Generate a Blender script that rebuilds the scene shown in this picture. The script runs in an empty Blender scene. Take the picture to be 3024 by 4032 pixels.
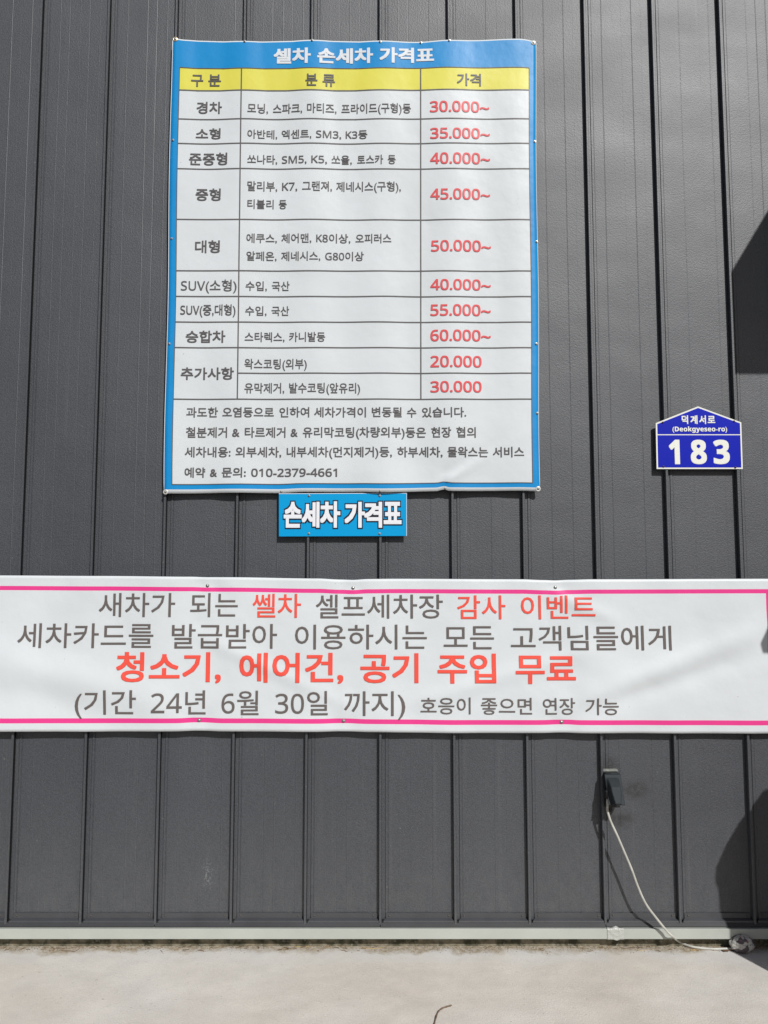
import bpy, bmesh, math, random
from mathutils import Vector, noise as mnoise
random.seed(7)
sc = bpy.context.scene
COL = sc.collection
R = math.radians

# ------------------------------------------------------------------ camera
FPX, PW, PH = 3028.0, 3024.0, 4032.0
TILT = R(4.77)
CAM = Vector((0.015, -3.22, 1.481))
cam = bpy.data.cameras.new('camera')
co = bpy.data.objects.new('camera', cam)
COL.objects.link(co)
co.location = CAM
co.rotation_euler = (R(90) + TILT, 0, 0)
cam.sensor_fit = 'VERTICAL'
cam.sensor_height = 36.0
cam.lens = FPX / PH * 36.0
cam.clip_start = 0.02
cam.clip_end = 4000
sc.camera = co

# ------------------------------------------------------------------ sky, sun, exposure
SUN = Vector((0.46, -1.0, 0.92)).normalized()          # towards the sun
ELEV = math.asin(SUN.z)
AZ = math.atan2(SUN.x, SUN.y)
w = bpy.data.worlds.new('World')
sc.world = w
w.use_nodes = True
nt = w.node_tree
sky = nt.nodes.new('ShaderNodeTexSky')
sky.sky_type = 'NISHITA'
sky.sun_disc = False
sky.sun_elevation = ELEV
sky.sun_rotation = AZ
sky.air_density = 1.0
sky.dust_density = 2.0
bg = nt.nodes['Background']
bg.inputs['Strength'].default_value = 0.05
nt.links.new(sky.outputs[0], bg.inputs['Color'])
sl = bpy.data.lights.new('sun', 'SUN')
sl.energy = 4.6
sl.angle = R(0.53)
sl.color = (1.0, 0.985, 0.962)
so = bpy.data.objects.new('sun', sl)
COL.objects.link(so)
so.location = SUN * 30
so.rotation_euler = (-SUN).to_track_quat('-Z', 'Y').to_euler()
sc.view_settings.view_transform = 'Standard'
sc.view_settings.look = 'None'
sc.view_settings.gamma = 1.0
sc.view_settings.use_curve_mapping = False
sc.view_settings.exposure = -0.30

# ------------------------------------------------------------------ helpers
ct, st_ = math.cos(TILT), math.sin(TILT)
def ray(px, py):
    a, b = (px - PW / 2) / FPX, -(py - PH / 2) / FPX
    return Vector((a, ct - b * st_, st_ + b * ct))
def W(px, py, d=0.0):
    """place on the vertical plane d metres in front of the wall sheet"""
    r = ray(px, py)
    return CAM + r * ((-d - CAM.y) / r.y)
def G(px, py, z=0.0):
    """place on the ground"""
    r = ray(px, py)
    return CAM + r * ((z - CAM.z) / r.z)

def link(o):
    COL.objects.link(o)
    return o
def meta(o, label=None, cat=None, group=None, kind=None):
    if label: o['label'] = label
    if cat: o['category'] = cat
    if group: o['group'] = group
    if kind: o['kind'] = kind
    return o
def empty(name, loc, label, cat, group=None):
    o = link(bpy.data.objects.new(name, None))
    o.location = loc
    o.empty_display_size = 0.05
    return meta(o, label, cat, group)
def put(o, parent):
    """parent without moving (parents are only translated)"""
    if parent is not None:
        o.parent = parent
        base = Vector((0, 0, 0))
        p = parent
        while p is not None:
            base += Vector(p.location)
            p = p.parent
        o.location = Vector(o.location) - base
    return o
def mesh_obj(name, verts, faces, mats, parent=None, mi=None, smooth=False):
    me = bpy.data.meshes.new(name)
    me.from_pydata([tuple(v) for v in verts], [], faces)
    for m in (mats if isinstance(mats, (list, tuple)) else [mats]):
        me.materials.append(m)
    if mi is not None:
        me.polygons.foreach_set('material_index', mi)
    if smooth:
        me.polygons.foreach_set('use_smooth', [True] * len(me.polygons))
    me.update()
    o = link(bpy.data.objects.new(name, me))
    return put(o, parent)
def bm_obj(name, bm, mat, parent=None, smooth=False):
    bmesh.ops.recalc_face_normals(bm, faces=bm.faces)
    me = bpy.data.meshes.new(name)
    bm.to_mesh(me)
    bm.free()
    for m in (mat if isinstance(mat, (list, tuple)) else [mat]):
        me.materials.append(m)
    if smooth:
        me.polygons.foreach_set('use_smooth', [True] * len(me.polygons))
    o = link(bpy.data.objects.new(name, me))
    return put(o, parent)
def box(bm, x0, x1, y0, y1, z0, z1, bev=0.0):
    vs = [bm.verts.new((x, y, z)) for x in (x0, x1) for y in (y0, y1) for z in (z0, z1)]
    fs = [(0, 1, 3, 2), (4, 6, 7, 5), (0, 4, 5, 1), (2, 3, 7, 6), (0, 2, 6, 4), (1, 5, 7, 3)]
    fl = [bm.faces.new([vs[i] for i in f]) for f in fs]
    if bev:
        bmesh.ops.recalc_face_normals(bm, faces=fl)
        es = list({e for f in fl for e in f.edges})
        bmesh.ops.bevel(bm, geom=es, offset=bev, segments=2, affect='EDGES', profile=0.6)
def prism(bm, pts, y0, y1):
    """outline in x,z pushed from y0 to y1"""
    a = [bm.verts.new((x, y0, z)) for x, z in pts]
    b = [bm.verts.new((x, y1, z)) for x, z in pts]
    n = len(pts)
    bm.faces.new(a)
    bm.faces.new(b[::-1])
    for i in range(n):
        j = (i + 1) % n
        bm.faces.new((a[i], b[i], b[j], a[j]))
def tube_geo(pts, rad, n=10):
    """swept tube through points; rad is a number or one per point"""
    pts = [Vector(p) for p in pts]
    vs, fs = [], []
    up = Vector((0.13, 0.2, 0.97))
    for i, p in enumerate(pts):
        t = (pts[min(i + 1, len(pts) - 1)] - pts[max(i - 1, 0)]).normalized()
        a = t.cross(up)
        if a.length < 1e-4: a = t.cross(Vector((1, 0, 0)))
        a.normalize()
        b = t.cross(a).normalized()
        r = rad[i] if isinstance(rad, (list, tuple)) else rad
        for k in range(n):
            q = 2 * math.pi * k / n
            vs.append(p + a * (math.cos(q) * r) + b * (math.sin(q) * r))
    for i in range(len(pts) - 1):
        for k in range(n):
            k2 = (k + 1) % n
            fs.append((i * n + k, i * n + k2, (i + 1) * n + k2, (i + 1) * n + k))
    fs.append(tuple(range(n))[::-1])
    fs.append(tuple(range((len(pts) - 1) * n, len(pts) * n)))
    return vs, fs
def spline(ctrl, n=12):
    """Catmull-Rom through the control points"""
    c = [Vector(p) for p in ctrl]
    c = [c[0] * 2 - c[1]] + c + [c[-1] * 2 - c[-2]]
    out = []
    for i in range(1, len(c) - 2):
        for k in range(n):
            t = k / n
            p0, p1, p2, p3 = c[i - 1:i + 3]
            out.append(0.5 * (2 * p1 + (p2 - p0) * t + (2 * p0 - 5 * p1 + 4 * p2 - p3) * t * t + (3 * p1 - p0 - 3 * p2 + p3) * t ** 3))
    out.append(c[-2])
    return out

# ------------------------------------------------------------------ materials
def lin(r, g, b):
    f = lambda c: (c / 255 / 12.92) if c / 255 <= 0.04045 else ((c / 255 + 0.055) / 1.055) ** 2.4
    return (f(r), f(g), f(b), 1)
def mat(name, col, rough=0.5, metal=0.0, spec=0.5, bump=None, mott=None):
    """bump = (scale, distance, detail); mott = (scale, low, high) colour mottling"""
    m = bpy.data.materials.new(name)
    m.use_nodes = True
    n, l = m.node_tree.nodes, m.node_tree.links
    p = n['Principled BSDF']
    p.inputs['Base Color'].default_value = tuple(col[:3]) + (1,)
    p.inputs['Roughness'].default_value = rough
    p.inputs['Metallic'].default_value = metal
    p.inputs['Specular IOR Level'].default_value = spec
    geo = n.new('ShaderNodeNewGeometry')
    if bump:
        t = n.new('ShaderNodeTexNoise'); t.inputs['Scale'].default_value = bump[0]; t.inputs['Detail'].default_value = bump[2]
        l.new(geo.outputs['Position'], t.inputs['Vector'])
        b = n.new('ShaderNodeBump'); b.inputs['Distance'].default_value = bump[1]; b.inputs['Strength'].default_value = 1
        l.new(t.outputs['Fac'], b.inputs['Height']); l.new(b.outputs['Normal'], p.inputs['Normal'])
    if mott:
        t = n.new('ShaderNodeTexNoise'); t.inputs['Scale'].default_value = mott[0]; t.inputs['Detail'].default_value = 4
        l.new(geo.outputs['Position'], t.inputs['Vector'])
        mr = n.new('ShaderNodeMapRange')
        mr.inputs['From Min'].default_value = 0.3; mr.inputs['From Max'].default_value = 0.7
        mr.inputs['To Min'].default_value = mott[1]; mr.inputs['To Max'].default_value = mott[2]
        l.new(t.outputs['Fac'], mr.inputs['Value'])
        mx = n.new('ShaderNodeMix'); mx.data_type = 'RGBA'; mx.blend_type = 'MULTIPLY'
        mx.inputs[0].default_value = 1
        mx.inputs[6].default_value = tuple(col[:3]) + (1,)
        l.new(mr.outputs[0], mx.inputs[7]); l.new(mx.outputs[2], p.inputs['Base Color'])
    return m

class NG:
    """small node-writing helper"""
    def __init__(s, m):
        s.n, s.l = m.node_tree.nodes, m.node_tree.links
        s.p = s.n['Principled BSDF']
        s.pos = s.n.new('ShaderNodeNewGeometry').outputs['Position']
    def noise(s, scale, detail=3, vec=None, rough=0.5):
        t = s.n.new('ShaderNodeTexNoise')
        t.inputs['Scale'].default_value = scale; t.inputs['Detail'].default_value = detail; t.inputs['Roughness'].default_value = rough
        s.l.new(vec or s.pos, t.inputs['Vector'])
        return t.outputs['Fac']
    def scaled(s, sx, sy, sz):
        t = s.n.new('ShaderNodeVectorMath'); t.operation = 'MULTIPLY'
        s.l.new(s.pos, t.inputs[0]); t.inputs[1].default_value = (sx, sy, sz)
        return t.outputs[0]
    def rng(s, v, a, b, c, d):
        t = s.n.new('ShaderNodeMapRange')
        for k, x in zip(('From Min', 'From Max', 'To Min', 'To Max'), (a, b, c, d)): t.inputs[k].default_value = x
        s.l.new(v, t.inputs['Value'])
        return t.outputs[0]
    def math(s, op, a, b):
        t = s.n.new('ShaderNodeMath'); t.operation = op
        for i, x in enumerate((a, b)):
            if isinstance(x, (int, float)): t.inputs[i].default_value = x
            else: s.l.new(x, t.inputs[i])
        return t.outputs[0]
    def mix(s, fac, a, b, mode='MIX'):
        t = s.n.new('ShaderNodeMix'); t.data_type = 'RGBA'; t.blend_type = mode
        for i, x in ((0, fac), (6, a), (7, b)):
            if isinstance(x, (int, float)): t.inputs[i].default_value = x
            elif isinstance(x, tuple): t.inputs[i].default_value = x
            else: s.l.new(x, t.inputs[i])
        return t.outputs[2]
    def blob(s, c, rx, ry):
        """soft mask round a place on the wall"""
        t = s.n.new('ShaderNodeVectorMath'); t.operation = 'SUBTRACT'
        s.l.new(s.pos, t.inputs[0]); t.inputs[1].default_value = (c.x, 0, c.z)
        u = s.n.new('ShaderNodeVectorMath'); u.operation = 'MULTIPLY'
        s.l.new(t.outputs[0], u.inputs[0]); u.inputs[1].default_value = (1 / rx, 0, 1 / ry)
        v = s.n.new('ShaderNodeVectorMath'); v.operation = 'LENGTH'
        s.l.new(u.outputs[0], v.inputs[0])
        return s.rng(v.outputs['Value'], 0.25, 1.0, 1.0, 0.0)
    def bump(s, h, dist, prev=None):
        b = s.n.new('ShaderNodeBump'); b.inputs['Distance'].default_value = dist; b.inputs['Strength'].default_value = 1
        s.l.new(h, b.inputs['Height'])
        if prev: s.l.new(prev, b.inputs['Normal'])
        return b.outputs['Normal']

# painted sheet steel with an embossed grain
M_wall = mat('dark_painted_steel', (0.036, 0.036, 0.039), 0.5, spec=1.0)
g = NG(M_wall)
grain = g.noise(190, 2)
dirt = g.noise(3.5, 5, g.scaled(1, 1, 0.25))
c = g.mix(1.0, (0.044, 0.0480, 0.0565, 1), g.rng(dirt, 0.3, 0.7, 0.93, 1.07), 'MULTIPLY')
c = g.mix(1.0, c, g.rng(grain, 0.3, 0.7, 0.72, 1.28), 'MULTIPLY')
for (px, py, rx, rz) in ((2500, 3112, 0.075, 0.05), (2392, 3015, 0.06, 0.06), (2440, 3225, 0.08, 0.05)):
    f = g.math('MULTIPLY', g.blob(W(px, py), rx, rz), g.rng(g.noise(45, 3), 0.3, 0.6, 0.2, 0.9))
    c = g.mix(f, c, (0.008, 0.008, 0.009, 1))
f = g.math('MULTIPLY', g.blob(W(818, 3445), 0.03, 0.075), g.rng(g.noise(120, 3), 0.5, 0.66, 0.0, 0.5))
c = g.mix(f, c, (0.25, 0.26, 0.26, 1))
f = g.rng(g.noise(55, 1), 0.775, 0.80, 0.0, 0.5)
c = g.mix(f, c, (0.16, 0.16, 0.155, 1))
sp = g.n.new('ShaderNodeSeparateXYZ'); g.l.new(g.pos, sp.inputs[0])
dust = g.math('MULTIPLY', g.rng(sp.outputs['Z'], 0.10, 0.55, 0.22, 0.0), g.rng(g.noise(28, 5, g.scaled(1, 1, 0.5), 0.6), 0.35, 0.65, 0.1, 1.0))
c = g.mix(dust, c, (0.125, 0.125, 0.12, 1))
runs = g.math('MULTIPLY', g.rng(g.noise(38, 3, g.scaled(1, 1, 0.018)), 0.60, 0.72, 0.0, 0.16), g.rng(g.noise(1.7, 2), 0.4, 0.65, 0.0, 1.0))
c = g.mix(runs, c, (0.17, 0.17, 0.165, 1))
g.l.new(c, g.p.inputs['Base Color'])
g.l.new(g.rng(g.noise(2.2, 4, g.scaled(1, 1, 1.8)), 0.3, 0.7, 0.53, 0.59), g.p.inputs['Roughness'])
nb = g.bump(g.noise(2.6, 2), 0.007)
nb = g.bump(grain, 0.0010, nb)
g.l.new(nb, g.p.inputs['Normal'])

M_trim = mat('dark_trim_steel', (0.036, 0.0375, 0.041), 0.6, spec=0.3, bump=(120, 0.0004, 2), mott=(9, 0.85, 1.15))
M_seamshade = mat('black_seam_shade', (0.010, 0.010, 0.011), 0.8, spec=0.2)  # shade on the ribs' right sides, put into the colour as near black
M_strip = mat('dark_strip_steel', (0.048, 0.050, 0.056), 0.42, spec=0.8, bump=(120, 0.0004, 2), mott=(9, 0.85, 1.15))
M_rail = mat('pale_grey_painted_steel', (0.43, 0.45, 0.41), 0.28, spec=0.6, bump=(6, 0.004, 2), mott=(5, 0.93, 1.05))
M_core = mat('wall_core', (0.12, 0.12, 0.12), 0.9)
M_screw = mat('zinc_screw', (0.42, 0.42, 0.40), 0.35, 0.8)
M_dscrew = mat('dark_screw', (0.10, 0.09, 0.08), 0.5, 0.3)
M_brass = mat('brass_washer', (0.62, 0.50, 0.33), 0.35, 0.6)
M_washer = mat('white_washer', (0.62, 0.62, 0.58), 0.4, 0.2)

def vinyl(name, col, rough=0.42):
    m = mat(name, col, rough, spec=0.3)
    g = NG(m)
    k = g.rng(g.noise(2.4, 4), 0.3, 0.7, 0.955, 1.03)
    c = g.mix(1.0, tuple(col[:3]) + (1,), k, 'MULTIPLY')
    f = g.rng(g.noise(70, 2), 0.76, 0.79, 0.0, 0.35)
    c = g.mix(f, c, (0.2, 0.19, 0.17, 1))
    g.l.new(c, g.p.inputs['Base Color'])
    g.l.new(g.bump(g.noise(14, 4), 0.0015, g.bump(g.noise(5, 3), 0.003)), g.p.inputs['Normal'])
    return m
M_white = vinyl('white_vinyl', (0.675, 0.71, 0.73))
M_blue = vinyl('blue_vinyl', (0.008, 0.265, 0.62))
M_yellow = vinyl('yellow_vinyl', (0.74, 0.69, 0.10))
M_pink = vinyl('pink_vinyl', (0.80, 0.055, 0.27))
M_ink = vinyl('grey_ink', (0.118, 0.110, 0.110))
M_warmink = vinyl('warm_grey_ink', (0.145, 0.125, 0.118))
M_red = vinyl('red_ink', (0.74, 0.095, 0.105))
M_orange = vinyl('orange_red_ink', (0.86, 0.10, 0.07))
M_titleink = vinyl('white_ink', (0.74, 0.77, 0.80))

M_signblue = mat('cyan_blue_sign', (0.0, 0.33, 0.68), 0.4, spec=0.25, mott=(3, 0.97, 1.03))
M_signedge = mat('sign_board_edge', (0.25, 0.5, 0.62), 0.5)
M_signwhite = mat('sign_white', (0.83, 0.84, 0.88), 0.35)
M_navy = mat('navy_outline', (0.008, 0.009, 0.028), 0.4)
M_plateblue = mat('deep_blue_reflective', (0.0, 0.009, 0.42), 0.4, spec=0.25, mott=(4, 0.95, 1.05))
M_platewhite = mat('plate_white_reflective', (0.84, 0.84, 0.76), 0.4)
M_platemetal = mat('plate_metal', (0.5, 0.5, 0.5), 0.4, 0.8)
M_rust = mat('rusty_bolt', (0.06, 0.03, 0.028), 0.6, 0.3)

M_boxgrey = mat('grey_plastic', (0.030, 0.036, 0.040), 0.6, spec=0.15, bump=(60, 0.0004, 2))
M_boxdark = mat('black_plastic', (0.012, 0.012, 0.013), 0.5)
M_lip = mat('sealant_lip', (0.25, 0.26, 0.235), 0.5, bump=(90, 0.002, 2), mott=(60, 0.7, 1.1))
M_cable = mat('pale_grey_cable', (0.52, 0.51, 0.46), 0.45, mott=(30, 0.8, 1.06))
M_tape = mat('clear_tape', (0.44, 0.45, 0.42), 0.16, bump=(55, 0.006, 3))
M_twig = mat('brown_twig', (0.16, 0.105, 0.07), 0.8, bump=(200, 0.001, 3), mott=(80, 0.7, 1.2))
M_straw = mat('pale_straw', (0.42, 0.29, 0.13), 0.7, mott=(70, 0.8, 1.15))
M_leaf = mat('dry_leaf', (0.13, 0.075, 0.04), 0.8, mott=(60, 0.6, 1.2))
M_pebble = mat('pebble', (0.27, 0.235, 0.18), 0.85, mott=(120, 0.25, 1.6))
M_machine = mat('machine_paint', (0.35, 0.05, 0.04), 0.4)
M_post = mat('galvanised_post', (0.45, 0.46, 0.47), 0.45, 0.6)
M_panelback = mat('sign_panel_back', (0.5, 0.5, 0.5), 0.5)

# crumpled printed paper
M_paper = mat('printed_paper', (0.52, 0.51, 0.46), 0.6)
g = NG(M_paper)
c = g.mix(g.rng(g.noise(34, 1), 0.52, 0.535, 0.0, 0.92), (0.52, 0.51, 0.47, 1), (0.075, 0.06, 0.075, 1))
c = g.mix(g.rng(g.noise(190, 1, g.scaled(1, 1, 2.5)), 0.62, 0.64, 0.0, 0.8), c, (0.10, 0.09, 0.09, 1))
c = g.mix(g.rng(g.noise(110, 1), 0.66, 0.68, 0.0, 0.5), c, (0.40, 0.15, 0.14, 1))
g.l.new(c, g.p.inputs['Base Color'])

# concrete yard
M_ground = mat('pale_concrete', (0.5, 0.47, 0.43), 0.75)
g = NG(M_ground)
c = g.mix(g.rng(g.noise(1.6, 4), 0.35, 0.65, 0, 1), (0.655, 0.625, 0.575, 1), (0.60, 0.555, 0.49, 1))
c = g.mix(1.0, c, g.rng(g.noise(6, 6, g.scaled(0.9, 1.25, 1), 0.6), 0.3, 0.7, 0.91, 1.07), 'MULTIPLY')
c = g.mix(1.0, c, g.rng(g.noise(260, 3), 0.3, 0.7, 0.90, 1.09), 'MULTIPLY')
c = g.mix(g.rng(g.noise(38, 4, None, 0.65), 0.60, 0.72, 0.0, 0.35), c, (0.40, 0.35, 0.28, 1))
c = g.mix(g.rng(g.noise(85, 2, g.scaled(0.6, 1.3, 1)), 0.73, 0.765, 0.0, 0.75), c, (0.13, 0.115, 0.095, 1))
c = g.mix(g.rng(g.noise(75, 1), 0.775, 0.795, 0.0, 0.8), c, (0.7, 0.69, 0.66, 1))
sep = g.n.new('ShaderNodeSeparateXYZ'); g.l.new(g.pos, sep.inputs[0])
# pale bluish band along the wall, then earth washed in along the joint
band = g.math('MULTIPLY', g.rng(sep.outputs['Y'], -0.16, -0.05, 0.0, 1.0), g.rng(g.noise(5, 3), 0.3, 0.6, 0.1, 0.6))
c = g.mix(band, c, (0.57, 0.575, 0.58, 1))
edge = g.math('ADD', sep.outputs['Y'], g.rng(g.noise(9, 4), 0.3, 0.7, -0.035, 0.032))
earth = g.math('MULTIPLY', g.rng(edge, -0.06, -0.02, 0.0, 1.0), g.rng(g.noise(60, 3), 0.25, 0.6, 0.25, 0.9))
c = g.mix(earth, c, g.mix(g.rng(g.noise(160, 3), 0.35, 0.65, 0, 1), (0.42, 0.33, 0.20, 1), (0.17, 0.125, 0.07, 1)))
g.l.new(c, g.p.inputs['Base Color'])
nb = g.bump(g.noise(3.0, 3), 0.010)
nb = g.bump(g.noise(140, 5, None, 0.65), 0.0015, nb)
g.l.new(nb, g.p.inputs['Normal'])

M_plinth = mat('mossy_concrete', (0.10, 0.095, 0.07), 0.9)
g = NG(M_plinth)
c = g.mix(g.rng(g.noise(24, 5), 0.38, 0.62, 0, 1), (0.24, 0.21, 0.15, 1), (0.06, 0.058, 0.035, 1))
c = g.mix(g.rng(g.noise(80, 3), 0.58, 0.7, 0, 0.8), c, (0.26, 0.24, 0.20, 1))
g.l.new(c, g.p.inputs['Base Color'])
g.l.new(g.bump(g.noise(60, 4), 0.006), g.p.inputs['Normal'])

# ------------------------------------------------------------------ ground
def ground_z(x, y):
    return 0.0015 * mnoise.noise(Vector((x * 2.2, y * 4.0, 0.3)))
xs = [-14, -8, -5] + [-3 + 0.12 * i for i in range(51)] + [5, 8, 14]
ys = [-1.3] + [-1.2 + 0.1 * i for i in range(9)] + [-0.3, -0.2, -0.12, -0.07, -0.04, -0.02, 0.0, 0.3]
vs, fs = [], []
for y in ys:
    for x in xs:
        near = abs(x) < 3.2 and -1.25 < y < -0.005
        z = ground_z(x, y) if near else 0.0
        if near: z += 0.003 * math.exp(-((y + 0.0) / 0.03) ** 2) * (0.6 + 0.6 * mnoise.noise(Vector((x * 6, 1.7, 0))))
        vs.append((x, y, z))
n = len(xs)
for j in range(len(ys) - 1):
    for i in range(n - 1):
        fs.append((j * n + i, j * n + i + 1, (j + 1) * n + i + 1, (j + 1) * n + i))
o = mesh_obj('concrete_apron', vs, fs, M_ground, smooth=True)
meta(o, 'pale concrete apron in front of the dark metal wall', kind='structure')
vs = [(a, b, -0.012) for b in (-600, -60, -10, -3, 8, 60, 600) for a in (-600, -60, -10, 10, 60, 600)]
fs = [(j * 6 + i, j * 6 + i + 1, j * 6 + i + 7, j * 6 + i + 6) for j in range(6) for i in range(5)]
meta(mesh_obj('added_dark_yard', vs, fs, mat('added_asphalt', (0.06, 0.06, 0.06), 0.85, bump=(120, 0.004, 3), mott=(2, 0.8, 1.2))), 'unseen dark ground added beyond the concrete apron to cut bounced light', kind='structure')  # out of view, added dark so less light bounces onto the wall

# ------------------------------------------------------------------ building
PITCH, RIBD, RIBW = 0.300, 0.022, 0.0105
TOP = 5.6
NL, NR = -9, 14
bld = empty('metal_building', (0, 0, 0), 'dark grey building wall of upright ribbed metal panels behind the banners', 'building')
def ribx(i):
    return i * PITCH + 0.0015 * math.sin(i * 2.3)
bm = bmesh.new(); box(bm, NL * PITCH, NR * PITCH, 0.02, 6.0, 0.05, TOP); bm_obj('wall_core', bm, M_core, bld)
bm = bmesh.new(); box(bm, NL * PITCH - 0.02, NR * PITCH + 0.02, 0.004, 6.02, -0.3, 0.060); bm_obj('plinth', bm, M_plinth, bld)
bm = bmesh.new(); box(bm, NL * PITCH - 0.06, NR * PITCH + 0.06, -0.06, 6.06, TOP, TOP + 0.14, 0.006); bm_obj('roof_trim', bm, M_trim, bld)

ZO = 0.016      # foot of the cladding above the yard
ZB = 0.088 + ZO      # foot of the sheet
def panel_profile(i):
    x0, x1 = ribx(i), ribx(i + 1)
    h = 0.0005
    P = [(x0 + RIBW / 2 + 0.0005, -0.0002), (x0 + 0.019, -0.0002), (x0 + 0.0215, -0.0026), (x0 + 0.0300, -0.0026), (x0 + 0.0312, 0.0007), (x0 + 0.0326, 0.0007), (x0 + 0.034, 0.0)]
    rnd = random.Random(i * 13 + 5)
    k = 0
    for q in (0.078, 0.122, 0.166, 0.210, 0.254):
        k += 1
        hh = h * rnd.choice((0.12, 0.3, 0.6, 1.15))
        if k % 2:            # raised pencil line
            P += [(x0 + q - 0.0022, 0), (x0 + q - 0.0006, -hh), (x0 + q + 0.0006, -hh), (x0 + q + 0.0022, 0)]
        else:                # pressed-in line
            P += [(x0 + q - 0.0022, 0), (x0 + q - 0.0004, hh), (x0 + q + 0.0004, hh), (x0 + q + 0.0022, 0)]
    P += [(x1 - RIBW / 2 - 0.0005, 0.0)]
    return P
screw_me = {}
def screw_mesh(key, r, h, m):
    """domed hexagon-washer head pointing at -y, shared between copies"""
    if key in screw_me: return screw_me[key]
    bm = bmesh.new()
    prof = [(r, 0), (r, -h * 0.35), (r * 0.62, -h * 0.4), (r * 0.55, -h * 0.85), (r * 0.3, -h)]
    rings = []
    for rr, y in prof:
        rings.append([bm.verts.new((math.cos(a) * rr, y, math.sin(a) * rr)) for a in [k * math.pi / 4 for k in range(8)]])
    for a, b in zip(rings, rings[1:]):
        for k in range(8): bm.faces.new((a[k], a[(k + 1) % 8], b[(k + 1) % 8], b[k]))
    bm.faces.new(rings[-1])
    bmesh.ops.recalc_face_normals(bm, faces=bm.faces)
    me = bpy.data.meshes.new('screw'); bm.to_mesh(me); bm.free(); me.materials.append(m)
    screw_me[key] = me
    return me
def screw(p, parent, key='zinc', r=0.0055, h=0.005, m=None, name='screw'):
    o = link(bpy.data.objects.new(name, screw_mesh(key, r, h, m or M_screw)))
    o.location = p
    o.rotation_euler = (0, random.uniform(0, 1), 0)
    return put(o, parent)

for i in range(NL, NR):
    P = panel_profile(i)
    vs, fs = [], []
    zs = (ZB, 1.4, 2.8, 4.2, TOP)
    for z in zs: vs += [(x, y, z) for x, y in P]
    m_ = len(P)
    for j in range(len(zs) - 1):
        for k in range(m_ - 1):
            fs.append((j * m_ + k, j * m_ + k + 1, (j + 1) * m_ + k + 1, (j + 1) * m_ + k))
    # a slight lean of each sheet so that the sheen differs from panel to panel
    rnd = random.Random(i * 7 + 1)
    tw, tl = rnd.uniform(-0.0012, 0.0012), rnd.uniform(-0.0010, 0.0010)
    vs = [(x, y + tw * (x - ribx(i) - 0.15) / 0.15 * 0.6 + 0.0012, z) for x, y, z in vs]
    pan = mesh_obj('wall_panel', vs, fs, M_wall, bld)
    # standing seam on the panel's left edge
    x = ribx(i)
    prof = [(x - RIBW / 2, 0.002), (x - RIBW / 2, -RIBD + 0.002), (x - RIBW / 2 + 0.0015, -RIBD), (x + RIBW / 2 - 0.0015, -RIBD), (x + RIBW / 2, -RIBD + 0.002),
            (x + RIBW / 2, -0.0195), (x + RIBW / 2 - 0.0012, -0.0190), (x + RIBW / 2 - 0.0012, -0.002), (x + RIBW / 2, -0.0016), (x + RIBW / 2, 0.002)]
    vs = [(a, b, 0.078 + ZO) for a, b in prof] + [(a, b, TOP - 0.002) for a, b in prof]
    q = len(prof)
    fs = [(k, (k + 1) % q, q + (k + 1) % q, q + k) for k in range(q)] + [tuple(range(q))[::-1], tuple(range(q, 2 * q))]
    mesh_obj('seam_rib', vs, fs, [M_wall, M_seamshade], pan, [1 if k in (5, 6, 7) else 0 for k in range(q)] + [0, 0])  # recessed right side of the rib painted dark in place of shade
    # closure strip between the ribs with its folded foot and mitred ends
    xa, xb = ribx(i) + 0.023, ribx(i + 1) - 0.014
    bm = bmesh.new()
    prof = [(y_, z_ + ZO) for y_, z_ in ((-0.0035, 0.115), (-0.0045, 0.096), (-0.0175, 0.0905), (-0.0190, 0.0845), (-0.0030, 0.0845))]
    ins = [0.0, 0.0, 0.0085, 0.0085, 0.0]
    a = [bm.verts.new((xa - e * 1.2, y, z)) for (y, z), e in zip(prof, ins)]
    b = [bm.verts.new((xb + e, y, z)) for (y, z), e in zip(prof, ins)]
    for k in range(len(prof)):
        k2 = (k + 1) % len(prof)
        bm.faces.new((a[k], a[k2], b[k2], b[k]))
    bm.faces.new(a[::-1]); bm.faces.new(b)
    bm_obj('closure_strip', bm, M_strip, pan)
    for sx in (xa + 0.013, xb - 0.012):
        screw((sx + rnd.uniform(-.002, .002), -0.0040, 0.106 + ZO + rnd.uniform(-.001, .001)), pan, 'dark', 0.0042, 0.0045, M_dscrew)

# sloping flashing in lengths of three panels
for i in range(NL, NR, 3):
    xa, xb = ribx(i) + 0.0015, ribx(min(i + 3, NR)) - 0.0015
    bm = bmesh.new()
    dz = random.uniform(-0.0015, 0.0015)
    prof = [(y_, z_ + ZO) for y_, z_ in ((0.003, 0.0838), (-0.0195, 0.0838 + dz * .3), (-0.0262, 0.0705 + dz), (-0.0245, 0.0690 + dz), (0.003, 0.0690))]
    a = [bm.verts.new((xa, y, z)) for y, z in prof]; b = [bm.verts.new((xb, y, z)) for y, z in prof]
    for k in range(len(prof)):
        k2 = (k + 1) % len(prof)
        bm.faces.new((a[k], a[k2], b[k2], b[k]))
    bm.faces.new(a[::-1]); bm.faces.new(b)
    bm_obj('base_flashing', bm, M_trim, bld)
# pale base rail, two lengths meeting under the tape
xt = W(2428, 3680, 0.04).x
for xa, xb in ((NL * PITCH, xt - 0.001), (xt + 0.001, NR * PITCH)):
    bm = bmesh.new()
    box(bm, xa, xb, -0.0365, 0.0, 0.0285 + ZO, 0.0672 + ZO, 0.0022)
    bm_obj('base_rail', bm, M_rail, bld)
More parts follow.
